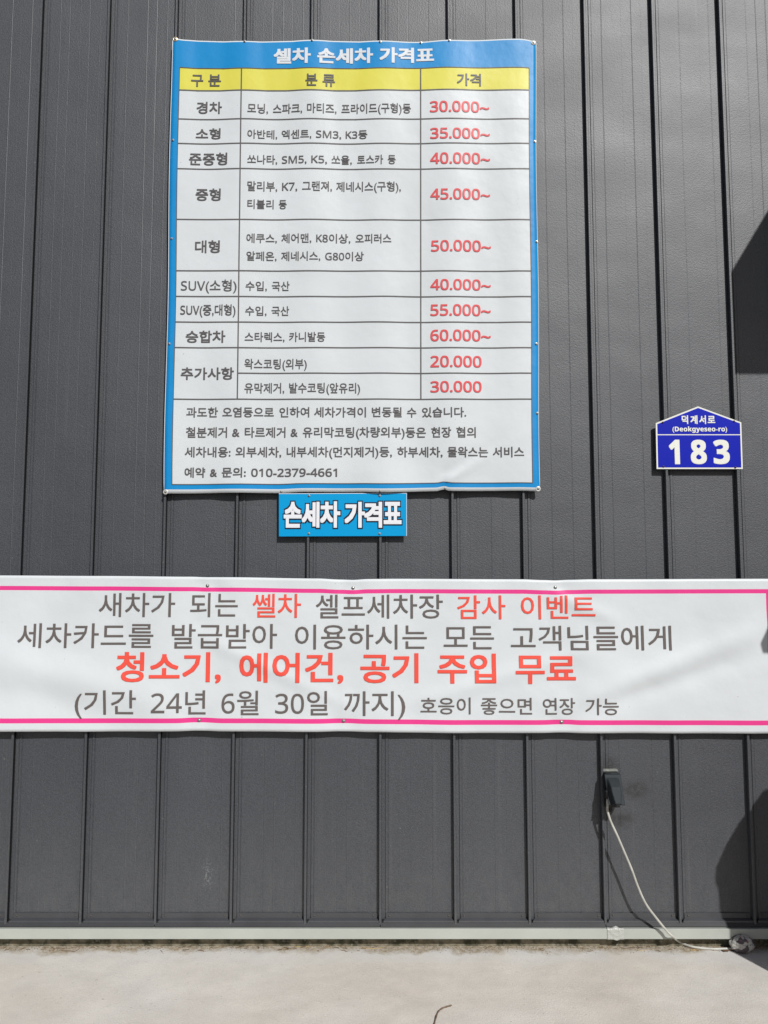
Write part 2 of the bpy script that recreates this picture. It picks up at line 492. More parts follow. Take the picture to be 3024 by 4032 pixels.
# crinkled clear tape over the rail joint
def strip(x, u):
    """point on the rail's skin: u runs down the ledge and the face"""
    wv = 0.0012 * mnoise.noise(Vector((x * 90, u * 60, 0))) + 0.0006 * mnoise.noise(Vector((x * 260, u * 150, 3)))
    pk = 0.006 * math.exp(-((x - xt) / 0.010) ** 2)
    if u < 0.25:
        t = u / 0.25
        return (x, -0.027 - 0.0105 * t, 0.0688 + ZO + pk * (1 - t) + abs(wv))
    t = (u - 0.25) / 0.75
    return (x, -0.0377 - abs(wv) * 1.4, 0.0678 + ZO - t * (0.0400 + 0.004 * math.exp(-((x - xt) / 0.008) ** 2)))
nx, nu = 36, 18
vs = [strip(xt - 0.036 + 0.066 * i / nx + 0.002 * mnoise.noise(Vector((j * .7, 0, 5))), j / nu) for j in range(nu + 1) for i in range(nx + 1)]
fs = [(j * (nx + 1) + i, j * (nx + 1) + i + 1, (j + 1) * (nx + 1) + i + 1, (j + 1) * (nx + 1) + i) for j in range(nu) for i in range(nx)]
o = mesh_obj('tape', vs, fs, M_tape, bld, smooth=True)
sm = o.modifiers.new('thick', 'SOLIDIFY'); sm.thickness = 0.0004; sm.offset = -1
o['label'] = 'crinkled clear tape over the base rail joint'

# ------------------------------------------------------------------ lettering
_tc = bpy.data.curves.new('tmp_text', 'FONT')
_tc.size = 1; _tc.resolution_u = 3; _tc.fill_mode = 'FRONT'
_ts = bpy.data.scenes.new('tmp_scene')
_to = bpy.data.objects.new('tmp_text', _tc)
_ts.collection.objects.link(_to)
_vl = _ts.view_layers[0]
_vl.update()
def sans(s, bold=False):
    """plain Latin letters and digits in the sans-serif alphabet that the built-in fonts carry"""
    out = ''
    for ch in s:
        if ch.isdigit(): out += chr((0x1D7EC if bold else 0x1D7E2) + int(ch))
        elif 'A' <= ch <= 'Z': out += chr((0x1D5D4 if bold else 0x1D5A0) + ord(ch) - 65)
        elif 'a' <= ch <= 'z': out += chr((0x1D5EE if bold else 0x1D5BA) + ord(ch) - 97)
        else: out += ch
    return out
_cache = {}
def preload(text, gap=6.0):
    """one evaluation for many characters: a line each, closed by a bar that tells the advance width"""
    todo = [ch for ch in dict.fromkeys(text) if ch not in _cache and ch != '|']
    if not todo: return
    rows = ['|'] + [ch + '|' for ch in todo]
    _tc.space_line = gap
    _tc.body = '\n'.join(rows)
    _tc.update_tag(); _vl.update()
    me = bpy.data.meshes.new_from_object(_to.evaluated_get(_vl.depsgraph))
    P = [(v.co.x, v.co.y) for v in me.vertices]
    row = [round((0.35 - y) / gap) for _, y in P]
    x_of = [[] for _ in rows]
    for i, (x, y) in enumerate(P): x_of[row[i]].append(x)
    lsb, wid = min(x_of[0]), max(x_of[0]) - min(x_of[0])
    start = [max(xs_) - wid for xs_ in x_of]
    out = [([], [], {}) for _ in rows]
    for p in me.polygons:
        r = row[p.vertices[0]]
        if r == 0 or max(P[q][0] for q in p.vertices) > start[r] + 1e-4: continue
        V, F, M = out[r]
        for q in p.vertices:
            if q not in M:
                M[q] = len(V); V.append((P[q][0], P[q][1] + r * gap))
        F.append(tuple(M[q] for q in p.vertices))
    for r in range(1, len(rows)): _cache[todo[r - 1]] = (out[r][0], out[r][1], start[r] - lsb)
    bpy.data.meshes.remove(me)
def glyphs(s):
    preload(s)
    V, F, x = [], [], 0.0
    for ch in s:
        v, f, adv = _cache[ch]
        n = len(V)
        V += [(a + x, b) for a, b in v]
        F += [tuple(q + n for q in p) for p in f]
        x += adv
    return V, F
def cut(V, F, step):
    """split long glyph faces on a grid so that they can follow a curved sheet"""
    bm = bmesh.new()
    vv = [bm.verts.new((x, 0, z)) for x, z in V]
    for f in F:
        try: bm.faces.new([vv[i] for i in f])
        except ValueError: pass
    for ax in (0, 2):
        cs = [v.co[ax] for v in bm.verts]
        k = math.ceil(min(cs) / step)
        while k * step < max(cs):
            co_, no_ = Vector((0, 0, 0)), Vector((0, 0, 0)); co_[ax] = k * step; no_[ax] = 1
            bmesh.ops.bisect_plane(bm, geom=bm.verts[:] + bm.edges[:] + bm.faces[:], plane_co=co_, plane_no=no_, dist=1e-6)
            k += 1
    bm.verts.index_update()
    out = [(v.co.x, v.co.z) for v in bm.verts], [tuple(v.index for v in f.verts) for f in bm.faces]
    bm.free()
    return out
SQ = [(-1, -1), (1, -1), (1, 1), (-1, 1), (0, -1), (1, 0), (0, 1), (-1, 0)]
def lettering(line, surf, material, parent, dil=0.02, lift=0.0016, bold=False, name='lettering', dpl=0.03, slope=0.0, step=0.05):
    """line = (words, y0, y1): words = [(text, px0, px1)] and y0..y1 the ink height in the photograph.
    surf(x, z) gives the depth in front of the wall of the sheet that the words are printed on."""
    words, y0, y1 = line
    full = ''.join(t for t, _, _ in words)
    bare = ''.join(ch for ch in full if ch not in '()~') or full
    allv = glyphs(sans(bare, bold))[0]
    lo, hi = min(v[1] for v in allv) - dil, max(v[1] for v in allv) + dil
    xm = sum(a + b for _, a, b in words) / (2 * len(words))
    offs = [(0, 0)] + [(u * dil, v * dil) for u, v in SQ] if dil > 0 else [(0, 0)]
    for t, a, b in words:
        gv, gf = glyphs(sans(t, bold))
        x0, x1 = min(v[0] for v in gv) - dil, max(v[0] for v in gv) + dil
        sh = slope * ((a + b) / 2 - xm)
        p0, p1 = W(a, (y0 + y1) / 2 + sh, dpl), W(b, (y0 + y1) / 2 + sh, dpl)
        zt, zb = W((a + b) / 2, y0 + sh, dpl).z, W((a + b) / 2, y1 + sh, dpl).z
        sx, sz = (p1.x - p0.x) / (x1 - x0), (zt - zb) / (hi - lo)
        cv, cf = [(p0.x + (vx - x0) * sx, zb + (vy - lo) * sz) for vx, vy in gv], gf
        if step: cv, cf = cut(cv, cf, step)
        V, F = [], []
        for k, (ox, oy) in enumerate(offs):
            n0 = len(V)
            for X, Z in cv:
                X, Z = X + ox * sx, Z + oy * sz
                V.append((X, -(surf(X, Z) + lift + 0.00006 * k), Z))
            F += [tuple(n0 + q for q in f) for f in cf]
        mesh_obj(name, V, F, material, parent)

# ------------------------------------------------------------------ price banner
BP = 0.0325
def price_surf(x, z):
    u = (x / PITCH) % 1.0
    sag = math.sin(math.pi * u) ** 2
    amp = 0.0085 * (0.75 + 0.8 * mnoise.noise(Vector((x * 1.1, z * 0.9, 2.0))))
    d = BP - amp * sag
    d += 0.0045 * mnoise.noise(Vector((x * 2.2 + z * 0.8, z * 1.3 - x * 0.5, 7.1)))
    d += 0.0012 * mnoise.noise(Vector((x * 7 + z * 3, z * 5, 1.1)))
    # crease running up from a screw in the lower hem
    cx, cz = x - CREASE.x, z - CREASE.z
    a = cx * 0.86 + cz * 0.51; b = -cx * 0.51 + cz * 0.86
    if a > -0.02:
        d += 0.012 * math.exp(-(b / 0.016) ** 2) * math.exp(-max(a, 0) / 0.11) * min(1, (a + 0.02) / 0.03)
        d -= 0.005 * math.exp(-((b - 0.03) / 0.022) ** 2) * math.exp(-max(a, 0) / 0.16) * min(1, (a + 0.02) / 0.03)
    # broad diagonal fold in the middle of the sheet
    a = (x - 0.15) * 0.75 + (z - 2.75) * 0.66; b = -(x - 0.15) * 0.66 + (z - 2.75) * 0.75
    d += 0.004 * math.exp(-(b / 0.07) ** 2) * math.exp(-(a / 0.5) ** 2)
    if z < 2.0: d += 0.003 * math.sin(x * 9 + z * 14) * min(1, (2.0 - z) / 0.15)
    return max(d, RIBD + 0.0035)
CREASE = W(1757, 1893, BP)
PC = empty('price_banner', W(1390, 1045, BP), 'large white price list banner with blue border, yellow heading row and red prices', 'banner')
# outline of the sheet, given at the top and the bottom edge
TL, TR, BL, BRr = W(678, 149, BP), W(2109, 157, BP), W(646, 1943, BP), W(2126, 1933, BP)
top_pts = [(678, 150), (730, 155), (960, 160), (1225, 156), (1497, 160), (1657, 163), (1769, 158), (2041, 151), (2109, 160)]
bot_pts = [(646, 1943), (936, 1940), (1090, 1941), (1190, 1937), (1420, 1937), (1500, 1939), (1720, 1934), (1753, 1927), (1775, 1933), (2050, 1932), (2126, 1934)]
def edge_z(pts):
    P = [W(a, b, BP) for a, b in pts]
    def f(x):
        if x <= P[0].x: return P[0].z
        for p, q in zip(P, P[1:]):
            if x <= q.x:
                t = (x - p.x) / (q.x - p.x); t = t * t * (3 - 2 * t)
                return p.z + (q.z - p.z) * t
        return P[-1].z
    return f
ztop, zbot = edge_z(top_pts), edge_z(bot_pts)
PX0, PX1 = (TL.x + BL.x) / 2, (TR.x + BRr.x) / 2
zT, zB_ = ztop(0), zbot(0)
def yz(py, px=1390): return W(px, py, BP).z
xl_in, xr_in = (W(708, 265, BP).x + W(676, 1905, BP).x) / 2, (W(2082, 262, BP).x + W(2100, 1902, BP).x) / 2
z_hemT, z_blueB = yz(164), yz(1924)
z_tabT, z_head, z_tabB = yz(267), yz(355), yz(1905)
def lines(a, b, step, marks):
    k = max(1, round((b - a) / step))
    base = [a + (b - a) * i / k for i in range(k + 1)]
    out = [v for v in base if all(abs(v - m) > step * 0.3 for m in marks) or v in (a, b)]
    return sorted(out + list(marks))
gx = lines(PX0, PX1, 0.016, [xl_in, xr_in])
gz = lines(zB_, zT, 0.018, [z_blueB, z_hemT, z_tabT, z_head, z_tabB])
def warp(x, z):
    """the sheet's own small stretch: hems follow the screwed edges"""
    wt = max(0.0, min(1.0, (z - (zT - 0.30)) / 0.30)); wb = max(0.0, min(1.0, (zB_ + 0.18 - z) / 0.18))
    s = (z - zB_) / (zT - zB_)
    left = BL.x + (TL.x - BL.x) * s; right = BRr.x + (TR.x - BRr.x) * s
    t = (x - PX0) / (PX1 - PX0)
    lx = left + (right - left) * t + 0.0025 * math.sin(z * 5.3) * (abs(2 * t - 1) ** 8)
    return lx, z + (ztop(x) - zT) * wt ** 2 + (zbot(x) - zB_) * wb ** 2
vs, fs, mi = [], [], []
for z in gz:
    for x in gx:
        a, b = warp(x, z)
        vs.append((a, -price_surf(a, b), b))
n = len(gx)
for j in range(len(gz) - 1):
    for i in range(n - 1):
        fs.append((j * n + i, j * n + i + 1, (j + 1) * n + i + 1, (j + 1) * n + i))
        xm, zm = (gx[i] + gx[i + 1]) / 2, (gz[j] + gz[j + 1]) / 2
        if zm > z_hemT or zm < z_blueB: k = 0
        elif xm < xl_in or xm > xr_in or zm > z_tabT or zm < z_tabB: k = 1
        elif zm > z_head: k = 2
        else: k = 0
        mi.append(k)
sheet = mesh_obj('sheet', vs, fs, [M_white, M_blue, M_yellow], PC, mi, smooth=True)
sm = sheet.modifiers.new('thick', 'SOLIDIFY'); sm.thickness = 0.0012; sm.offset = -1
# white turned hem showing as a rolled edge down both sides
for s in (0, 1):
    pts = []
    for k in range(60):
        z = zB_ + 0.01 + (zT - zB_ - 0.02) * k / 59
        a, b = warp(PX0 if s == 0 else PX1, z)
        pts.append((a, -price_surf(a, b) + 0.0005, b))
    v, f = tube_geo(pts, 0.0017, 6)
    mesh_obj('hem', v, f, M_white, PC, smooth=True)
def ribbon(p0, p1, wd, name, m, parent, surf, warpf=None, lift=0.0011):
    """printed rule along the sheet from p0 to p1 (x, z)"""
    L = math.hypot(p1[0] - p0[0], p1[1] - p0[1]); k = max(2, int(L / 0.018))
    dx, dz = (p1[0] - p0[0]) / L, (p1[1] - p0[1]) / L
    V, F = [], []
    for i in range(k + 1):
        t = i / k
        for s in (-1, 1):
            x = p0[0] + (p1[0] - p0[0]) * t - dz * s * wd / 2; z = p0[1] + (p1[1] - p0[1]) * t + dx * s * wd / 2
            if warpf: x, z = warpf(x, z)
            V.append((x, -(surf(x, z) + lift), z))
    for i in range(k): F.append((2 * i, 2 * i + 2, 2 * i + 3, 2 * i + 1))
    return mesh_obj(name, V, F, m, parent)
def rule(p0, p1, wd=0.0054, lift=0.0011):
    ribbon(p0, p1, wd, 'table_rule', M_ink, PC, price_surf, warp, lift)
def unwarp_x(px, py):
    p = W(px, py, BP); s = (p.z - zB_) / (zT - zB_)
    l = BL.x + (TL.x - BL.x) * s; r = BRr.x + (TR.x - BRr.x) * s
    return PX0 + (p.x - l) / (r - l) * (PX1 - PX0)
c1 = (unwarp_x(949, 300) + unwarp_x(937, 1500)) / 2
c2 = (unwarp_x(1655, 300) + unwarp_x(1659, 1500)) / 2
for py in (354, 467.5, 564, 664, 864, 1066, 1167, 1267.7, 1368.5, 1571.5):
    rule((xl_in, yz(py)), (xr_in, yz(py)))
rule((c1, yz(1469)), (xr_in, yz(1469)))
rule((c1, z_tabT), (c1, yz(1571)), lift=0.0013)
rule((c2, z_tabT), (c2, yz(1571)), lift=0.0013)
rule((xl_in, z_tabT), (xr_in, z_tabT), 0.0035, 0.0014)
rule((xl_in, z_tabB), (xr_in, z_tabB), 0.0035, 0.0014)
rule((xl_in, z_tabB), (xl_in, z_tabT), 0.0035, 0.0016)
rule((xr_in, z_tabB), (xr_in, z_tabT), 0.0035, 0.0016)

K = 800 / 1659.0
def wl(ox, items): return [(t, ox + a * K, ox + b * K) for t, a, b in items]
def one(t, a, b): return [(t, a, b)]
# (words, top, bottom, ink, weight)
PRICE = [
    (wl(620, [('셀차', 947, 1252), ('손세차', 1305, 1760), ('가격표', 1813, 2258)]), 187, 248, M_titleink, 0.034),
    (wl(620, [('구', 273, 372), ('분', 413, 517)]), 290, 338, M_ink, 0.018),
    (wl(620, [('분', 1208, 1307), ('류', 1348, 1450)]), 290, 339, M_ink, 0.018),
    (one('가격', 1799, 1894), 290, 339, M_ink, 0.018),
    (one('경차', 773, 873), 398, 445, M_ink, 0.018),
    (one('소형', 770, 868), 502.6, 546, M_ink, 0.018),
    (one('준중형', 744, 895), 600, 649, M_ink, 0.018),
    (one('중형', 770, 869), 741, 790, M_ink, 0.018),
    (one('대형', 768, 866), 946, 996, M_ink, 0.018),
    (one('SUV(소형)', 712.6, 932), 1101, 1147, M_ink, 0.009),
    (one('SUV(중,대형)', 710, 927.6), 1198, 1244, M_ink, 0.015),
    (one('승합차', 731, 887.6), 1301, 1349, M_ink, 0.018),
    (one('추가사항', 711.6, 921), 1446, 1495, M_ink, 0.018),
    (wl(620, [('모닝,', 735, 902), ('스파크,', 942, 1182), ('마티즈,', 1222, 1462), ('프라이드(구형)등', 1502, 2070)]), 406, 447, M_ink, 0.012),
    (wl(620, [('아반테,', 735, 977), ('엑센트,', 1013, 1257), ('SM3,', 1295, 1500), ('K3등', 1537, 1715)]), 510, 547, M_ink, 0.012),
    (wl(620, [('쏘나타,', 735, 977), ('SM5,', 1015, 1218), ('K5,', 1257, 1385), ('쏘울,', 1422, 1587), ('토스카', 1631, 1843), ('등', 1881, 1946)]), 609, 647, M_ink, 0.012),
    (wl(620, [('말리부,', 735, 977), ('K7,', 1017, 1142), ('그랜져,', 1182, 1425), ('제네시스(구형),', 1460, 1988)]), 713, 754, M_ink, 0.012),
    (wl(620, [('티볼리', 735, 948), ('등', 990, 1055)]), 785, 822, M_ink, 0.012),
    (wl(620, [('에쿠스,', 727, 975), ('체어맨,', 1012, 1257), ('K8이상,', 1297, 1575), ('오피러스', 1617, 1910)]), 919.5, 958, M_ink, 0.012),
    (wl(620, [('알페온,', 727, 972), ('제네시스,', 1010, 1330), ('G80이상', 1370, 1685)]), 990, 1028, M_ink, 0.012),
    (wl(620, [('수입,', 720, 893), ('국산', 933, 1078)]), 1106.6, 1146, M_ink, 0.012),
    (wl(620, [('수입,', 717, 890), ('국산', 930, 1075)]), 1204.5, 1244, M_ink, 0.012),
    (wl(620, [('스타렉스,', 712, 1037), ('카니발등', 1075, 1370)]), 1307, 1347, M_ink, 0.012),
    (wl(620, [('왁스코팅(외부)', 710, 1220)]), 1412, 1453, M_ink, 0.012),
    (wl(620, [('유막제거,', 710, 1035), ('발수코팅(앞유리)', 1075, 1655)]), 1507, 1550, M_ink, 0.012),
    (one('30.000~', 1692.7, 1926.5), 399, 443, M_red, 0.019),
    (one('35.000~', 1694, 1929), 504, 547, M_red, 0.019),
    (one('40.000~', 1694, 1930), 601, 646, M_red, 0.019),
    (one('45.000~', 1695, 1930), 742, 786, M_red, 0.019),
    (one('50.000~', 1697.5, 1934), 945, 990, M_red, 0.019),
    (one('40.000~', 1695, 1933), 1098, 1142, M_red, 0.019),
    (one('55.000~', 1695, 1933), 1197, 1243, M_red, 0.019),
    (one('60.000~', 1695, 1933), 1297, 1343, M_red, 0.019),
    (one('20.000', 1695, 1897), 1400, 1446, M_red, 0.019),
    (one('30.000', 1695, 1897), 1500, 1545, M_red, 0.019),
    (wl(620, [('과도한', 235, 493), ('오염등으로', 530, 950), ('인하여', 995, 1240), ('세차가격이', 1280, 1703), ('변동될', 1751, 1995), ('수', 2038, 2115), ('있습니다.', 2161, 2521)]), 1603, 1643, M_ink, 0.015),
    (wl(620, [('철분제거', 232, 568), ('&', 610, 670), ('타르제거', 713, 1045), ('&', 1087, 1145), ('유리막코팅(차량외부)등은', 1187, 2193), ('현장', 2236, 2398), ('협의', 2440, 2600)]), 1681, 1723, M_ink, 0.015),
    (wl(620, [('세차내용:', 222, 597), ('외부세차,', 638, 1010), ('내부세차(먼지제거)등,', 1055, 1915), ('하부세차,', 1958, 2328), ('물왁스는', 2368, 2701), ('서비스', 2740, 2993)]), 1759, 1802, M_ink, 0.015),
    (wl(620, [('예약', 220, 388), ('&', 427, 485), ('문의:', 525, 722), ('010-2379-4661', 765, 1467)]), 1840, 1880, M_ink, 0.019),
]
preload(sans(''.join(t for r in PRICE for t, _, _ in r[0])) + sans('손세차가격표덕계서로(-)') + sans('Deokgyeseo-ro183', True))
for words, y0, y1, m, dil in PRICE:
    lettering((words, y0, y1), price_surf, m, PC, dil, dpl=BP, lift=0.0016)
# corner washers and the screws along the hems
def washer(px, py, m, parent, surf, dpl, r=0.0105):
    p = W(px, py, dpl)
    bm = bmesh.new()
    rings = []
    for rr, y in ((r, 0), (r, -0.0015), (r * 0.75, -0.0024), (r * 0.45, -0.0016)):
        rings.append([bm.verts.new((p.x + math.cos(a) * rr, -surf(p.x, p.z) - 0.0004 + y, p.z + math.sin(a) * rr)) for a in [k * math.pi / 8 for k in range(16)]])
    for a, b in zip(rings, rings[1:]):
        for k in range(16): bm.faces.new((a[k], a[(k + 1) % 16], b[(k + 1) % 16], b[k]))
    bm.faces.new(rings[-1])
    o = bm_obj('washer', bm, m, parent)
    screw((p.x, -surf(p.x, p.z) - 0.0022, p.z), o, 'zinc', 0.0055, 0.005)
for px, py, m in ((690, 155, M_brass), (2101, 166, M_washer), (652, 1937, M_washer), (2119, 1925, M_washer)):
    washer(px, py, m, PC, price_surf, BP)
for px, py in ((963, 162), (1229, 158), (1497, 165), (1657, 167), (1769, 161), (681, 552), (676, 940), (667, 1354), (2106, 556), (2114, 950), (2112, 1353), (2116, 1627), (1107, 1936), (1496.6, 1934.5), (1753, 1924)):
    p = W(px, py, BP)
    screw((p.x, -price_surf(p.x, p.z) - 0.0006, p.z), PC, 'zinc', 0.0055, 0.005)

# ------------------------------------------------------------------ small blue sign under it
SD = 0.0275
q = [W(1098, 1944, SD), W(1601, 1942, SD), W(1601, 2110.5, SD), W(1098, 2112.5, SD)]
SG = empty('small_sign', ((q[0].x + q[1].x) / 2, -SD, (q[0].z + q[2].z) / 2), 'small bright blue board with bold white outlined lettering below the price banner', 'sign')
bm = bmesh.new()
pts = [(p.x, p.z) for p in q]
prism(bm, pts, -SD, -SD + 0.0045)
es = list(bm.edges)
bmesh.ops.recalc_face_normals(bm, faces=bm.faces)
bmesh.ops.bevel(bm, geom=es, offset=0.0007, segments=1, affect='EDGES')
bm_obj('board', bm, M_signblue, SG)
# pale cut edge along the top and right side
for a, b, nm in ((0, 1, 'edge'), (1, 2, 'edge')):
    p0, p1 = q[a], q[b]
    v, f = tube_geo([(p0.x, -SD + 0.0008, p0.z), (p1.x, -SD + 0.0008, p1.z)], 0.0013, 6)
    mesh_obj('board_edge', v, f, M_signwhite, SG)
flat = lambda d: (lambda x, z: d)
S = 1000; k2 = 700 / 1659.0
SW = [('손', 278, 447), ('세', 446, 612), ('차', 618, 806), ('가', 846, 1036), ('격', 1028, 1196), ('표', 1210, 1377)]
for t, a, b in SW:
    hh = (1976, 2078) if t != '표' else (1976, 2064)
    if t == '차': hh = (1974, 2078)
    lettering(([(t, S + (a - 10) * k2, S + (b + 10) * k2)], hh[0] - 5, hh[1] + 5), flat(SD), M_navy, SG, 0.085, 0.0010, dpl=SD, name='lettering_outline', step=0)
    lettering(([(t, S + a * k2, S + b * k2)], hh[0], hh[1]), flat(SD), M_signwhite, SG, 0.036, 0.0022, dpl=SD, step=0)
for px, py in ((1217, 1952), (1495, 1952), (1216, 2100.6), (1494.5, 2101)):
    p = W(px, py, SD)
    screw((p.x, -SD - 0.0003, p.z), SG, 'zinc', 0.0055, 0.005)

# ------------------------------------------------------------------ house number plate
ND = 0.0262
pp = [(2582, 1666), (2748.4, 1600), (2919, 1663), (2925, 1846.5), (2585.7, 1846.5)]
NP = empty('address_plate', W(2752, 1740, ND), 'blue house-shaped number plate with white border reading 183', 'sign')
pw = [(W(a, b, ND).x, W(a, b, ND).z) for a, b in pp]
bm = bmesh.new(); prism(bm, pw, -ND, -ND + 0.003)
bm_obj('plate', bm, M_platewhite, NP)
cx, cz = sum(p[0] for p in pw) / 5, sum(p[1] for p in pw) / 5
def inset(poly, d):
    out = []
    for i in range(len(poly)):
        a, b, c_ = Vector(poly[i - 1]), Vector(poly[i]), Vector(poly[(i + 1) % len(poly)])
        e1, e2 = (b - a).normalized(), (c_ - b).normalized()
        n1, n2 = Vector((e1.y, -e1.x)), Vector((e2.y, -e2.x))
        m_ = (n1 + n2).normalized()
        out.append(tuple(b + m_ * (d / max(0.3, m_.dot(n1)))))
    return out
inn = inset(pw, 0.0062)
zd = W(2750, 1711.6, ND).z
l, ap, r_, br, bl = inn
hw = 0.0022
up = [(l[0], zd + hw), l, ap, r_, (r_[0] + (br[0] - r_[0]) * 0.25, zd + hw)]
lo = [bl, (l[0] + (bl[0] - l[0]) * 0.27, zd - hw), (r_[0] + (br[0] - r_[0]) * 0.27, zd - hw), br]
for poly in (up, lo):
    bm = bmesh.new(); prism(bm, poly, -ND - 0.0006, -ND - 0.0001)
    bm_obj('blue_field', bm, M_plateblue, NP)
k3 = 600 / 1659.0
def pl(t, a, b): return [(t, 2424 + a * k3, 2424 + b * k3)]
lettering(([(t, 2424 + a * k3, 2424 + b * k3) for t, a, b in (('덕', 718, 788), ('계', 812, 890), ('서', 908, 982), ('로', 1000, 1082))], 1635.6, 1670), flat(ND), M_platewhite, NP, 0.03, 0.0012, dpl=ND)
lettering((pl('(Deokgyeseo-ro)', 617, 1212), 1679, 1705), flat(ND), M_platewhite, NP, 0.012, 0.0012, True, dpl=ND)
for t, a, b in (('1', 580, 697), ('8', 815, 990), ('3', 1063, 1240)):
    lettering((pl(t, a, b), 1731.5, 1828), flat(ND), M_platewhite, NP, 0.018, 0.0012, True, dpl=ND)
for u, v in ((512, 453), (1288, 440), (520, 932), (1303, 940)):
    p = W(2424 + u * k3, 1500 + v * k3, ND)
    screw((p.x, -ND - 0.0008, p.z), NP, 'rust', 0.0045, 0.004, M_rust)

# ------------------------------------------------------------------ event banner
ED = 0.032
ev_screws = [(817, 2306), (1390, 2315), (2186, 2313), (784, 2836), (1353, 2838), (2211, 2842)]
EVS = [W(a, b, ED) for a, b in ev_screws]
def fold(x, z, px0, py0, px1, py1, wd, h):
    a, b = W(px0, py0, ED), W(px1, py1, ED)
    e = Vector((b.x - a.x, b.z - a.z)); L = e.length; e.normalize()
    u = (x - a.x) * e.x + (z - a.z) * e.y; v = -(x - a.x) * e.y + (z - a.z) * e.x
    t = max(0.0, min(1.0, u / L))
    env = math.sin(math.pi * min(1, max(0, (u / L + 0.15) / 1.3))) if -0.15 < u / L < 1.15 else 0
    return h * math.exp(-(v / wd) ** 2) * env
def event_surf(x, z):
    d = ED + 0.004
    d += 0.008 * mnoise.noise(Vector((x * 1.3, z * 1.8, 4.4)))
    d += 0.0022 * mnoise.noise(Vector((x * 4.2 + z * 2.5, z * 3.5, 9.4)))
    d -= 0.0035 * math.sin(math.pi * ((x / PITCH) % 1.0)) ** 2
    d += fold(x, z, -200, 2560, 640, 2760, 0.070, 0.010)
    d -= fold(x, z, -200, 2680, 560, 2860, 0.07, 0.006)
    d += fold(x, z, 2290, 2760, 3000, 2480, 0.045, 0.010)
    d -= fold(x, z, 2300, 2800, 3000, 2570, 0.04, 0.006)
    d += fold(x, z, 780, 2500, 1330, 2760, 0.03, 0.006)
    d += fold(x, z, 1560, 2790, 2330, 2560, 0.035, 0.006)
    d += fold(x, z, 2150, 2330, 2420, 2440, 0.03, 0.006)
    for s in EVS:
        r2 = ((x - s.x) / 0.05) ** 2 + ((z - s.z) / 0.05) ** 2
        d -= 0.007 * math.exp(-r2)
        r3 = ((x - s.x) / 0.028) ** 2
        d += 0.004 * math.exp(-r3) * math.exp(-((z - s.z) / 0.12) ** 2)
        # short pull wrinkles fanning out from each screw
        sg_ = 1 if s.z > 1.3 else -1
        for a_ in (-0.9, -0.35, 0.3, 0.8):
            ux, uz = math.sin(a_ + 0.25 * math.sin(s.x * 9)), -sg_ * math.cos(a_)
            u = (x - s.x) * ux + (z - s.z) * uz; v = -(x - s.x) * uz + (z - s.z) * ux
            if u > 0: d += 0.0018 * math.exp(-(v / (0.007 + 0.05 * u)) ** 2) * math.exp(-u / 0.09) * min(1, u / 0.02)
    d += 0.0016 * mnoise.noise(Vector((x * 9 + z * 7, z * 8 - x * 5, 3.3)))
    return max(d, RIBD + 0.0035)
EV = empty('event_banner', W(1512, 2575, ED), 'wide white event banner with pink border lines, grey and red writing across the wall', 'banner')
e_top = [(-420, 2262), (0, 2266), (400, 2268), (750, 2271), (817, 2273), (900, 2273), (1250, 2278), (1340, 2282), (1390, 2283.5), (1450, 2280), (1550, 2279), (2050, 2281), (2140, 2284), (2186, 2285.5), (2240, 2283), (2330, 2281), (3024, 2279), (3075, 2279)]
e_bot = [(-420, 2878), (0, 2879.6), (400, 2880), (690, 2879), (784, 2876.5), (880, 2879), (1250, 2881), (1353, 2879.5), (1450, 2882), (1800, 2886), (2140, 2885), (2211, 2883.5), (2290, 2886), (3024, 2888.5), (3075, 2888.5)]
etop, ebot = edge_z(e_top), edge_z(e_bot)
EX0, EX1 = W(-420, 2575, ED).x, W(3066, 2575, ED).x
p_t0, p_t1 = 0.068, 0.0955      # pink lines as a share of the height
p_b0, p_b1 = 0.917, 0.948
xr0, xr1 = W(3022, 2500, ED).x, W(3040, 2500, ED).x
xl0, xl1 = EX0 + 0.044, EX0 + 0.026
gx = lines(EX0, EX1, 0.012, [xr0, xr1, xl0, xl1])
gt = lines(0.0, 1.0, 0.019, [p_t0, p_t1, p_b0, p_b1])
def ev_pt(x, t):
    z = etop(x) + (ebot(x) - etop(x)) * t
    return z
vs, fs, mi = [], [], []
for t in gt:
    for x in gx:
        z = ev_pt(x, t)
        vs.append((x, -event_surf(x, z), z))
n = len(gx)
for j in range(len(gt) - 1):
    for i in range(n - 1):
        fs.append((j * n + i, (j + 1) * n + i, (j + 1) * n + i + 1, j * n + i + 1))
        xm, tm = (gx[i] + gx[i + 1]) / 2, (gt[j] + gt[j + 1]) / 2
        inx = xl1 < xm < xr1
        k = 1 if inx and (p_t0 < tm < p_t1 or p_b0 < tm < p_b1) else 0
        if p_t0 < tm < p_b1 and (xr0 < xm < xr1 or xl1 < xm < xl0): k = 1
        mi.append(k)
o = mesh_obj('sheet', vs, fs, [M_white, M_pink], EV, mi, smooth=True)
sm = o.modifiers.new('thick', 'SOLIDIFY'); sm.thickness = 0.0012; sm.offset = -1
G1, O1 = M_warmink, M_orange
k = K
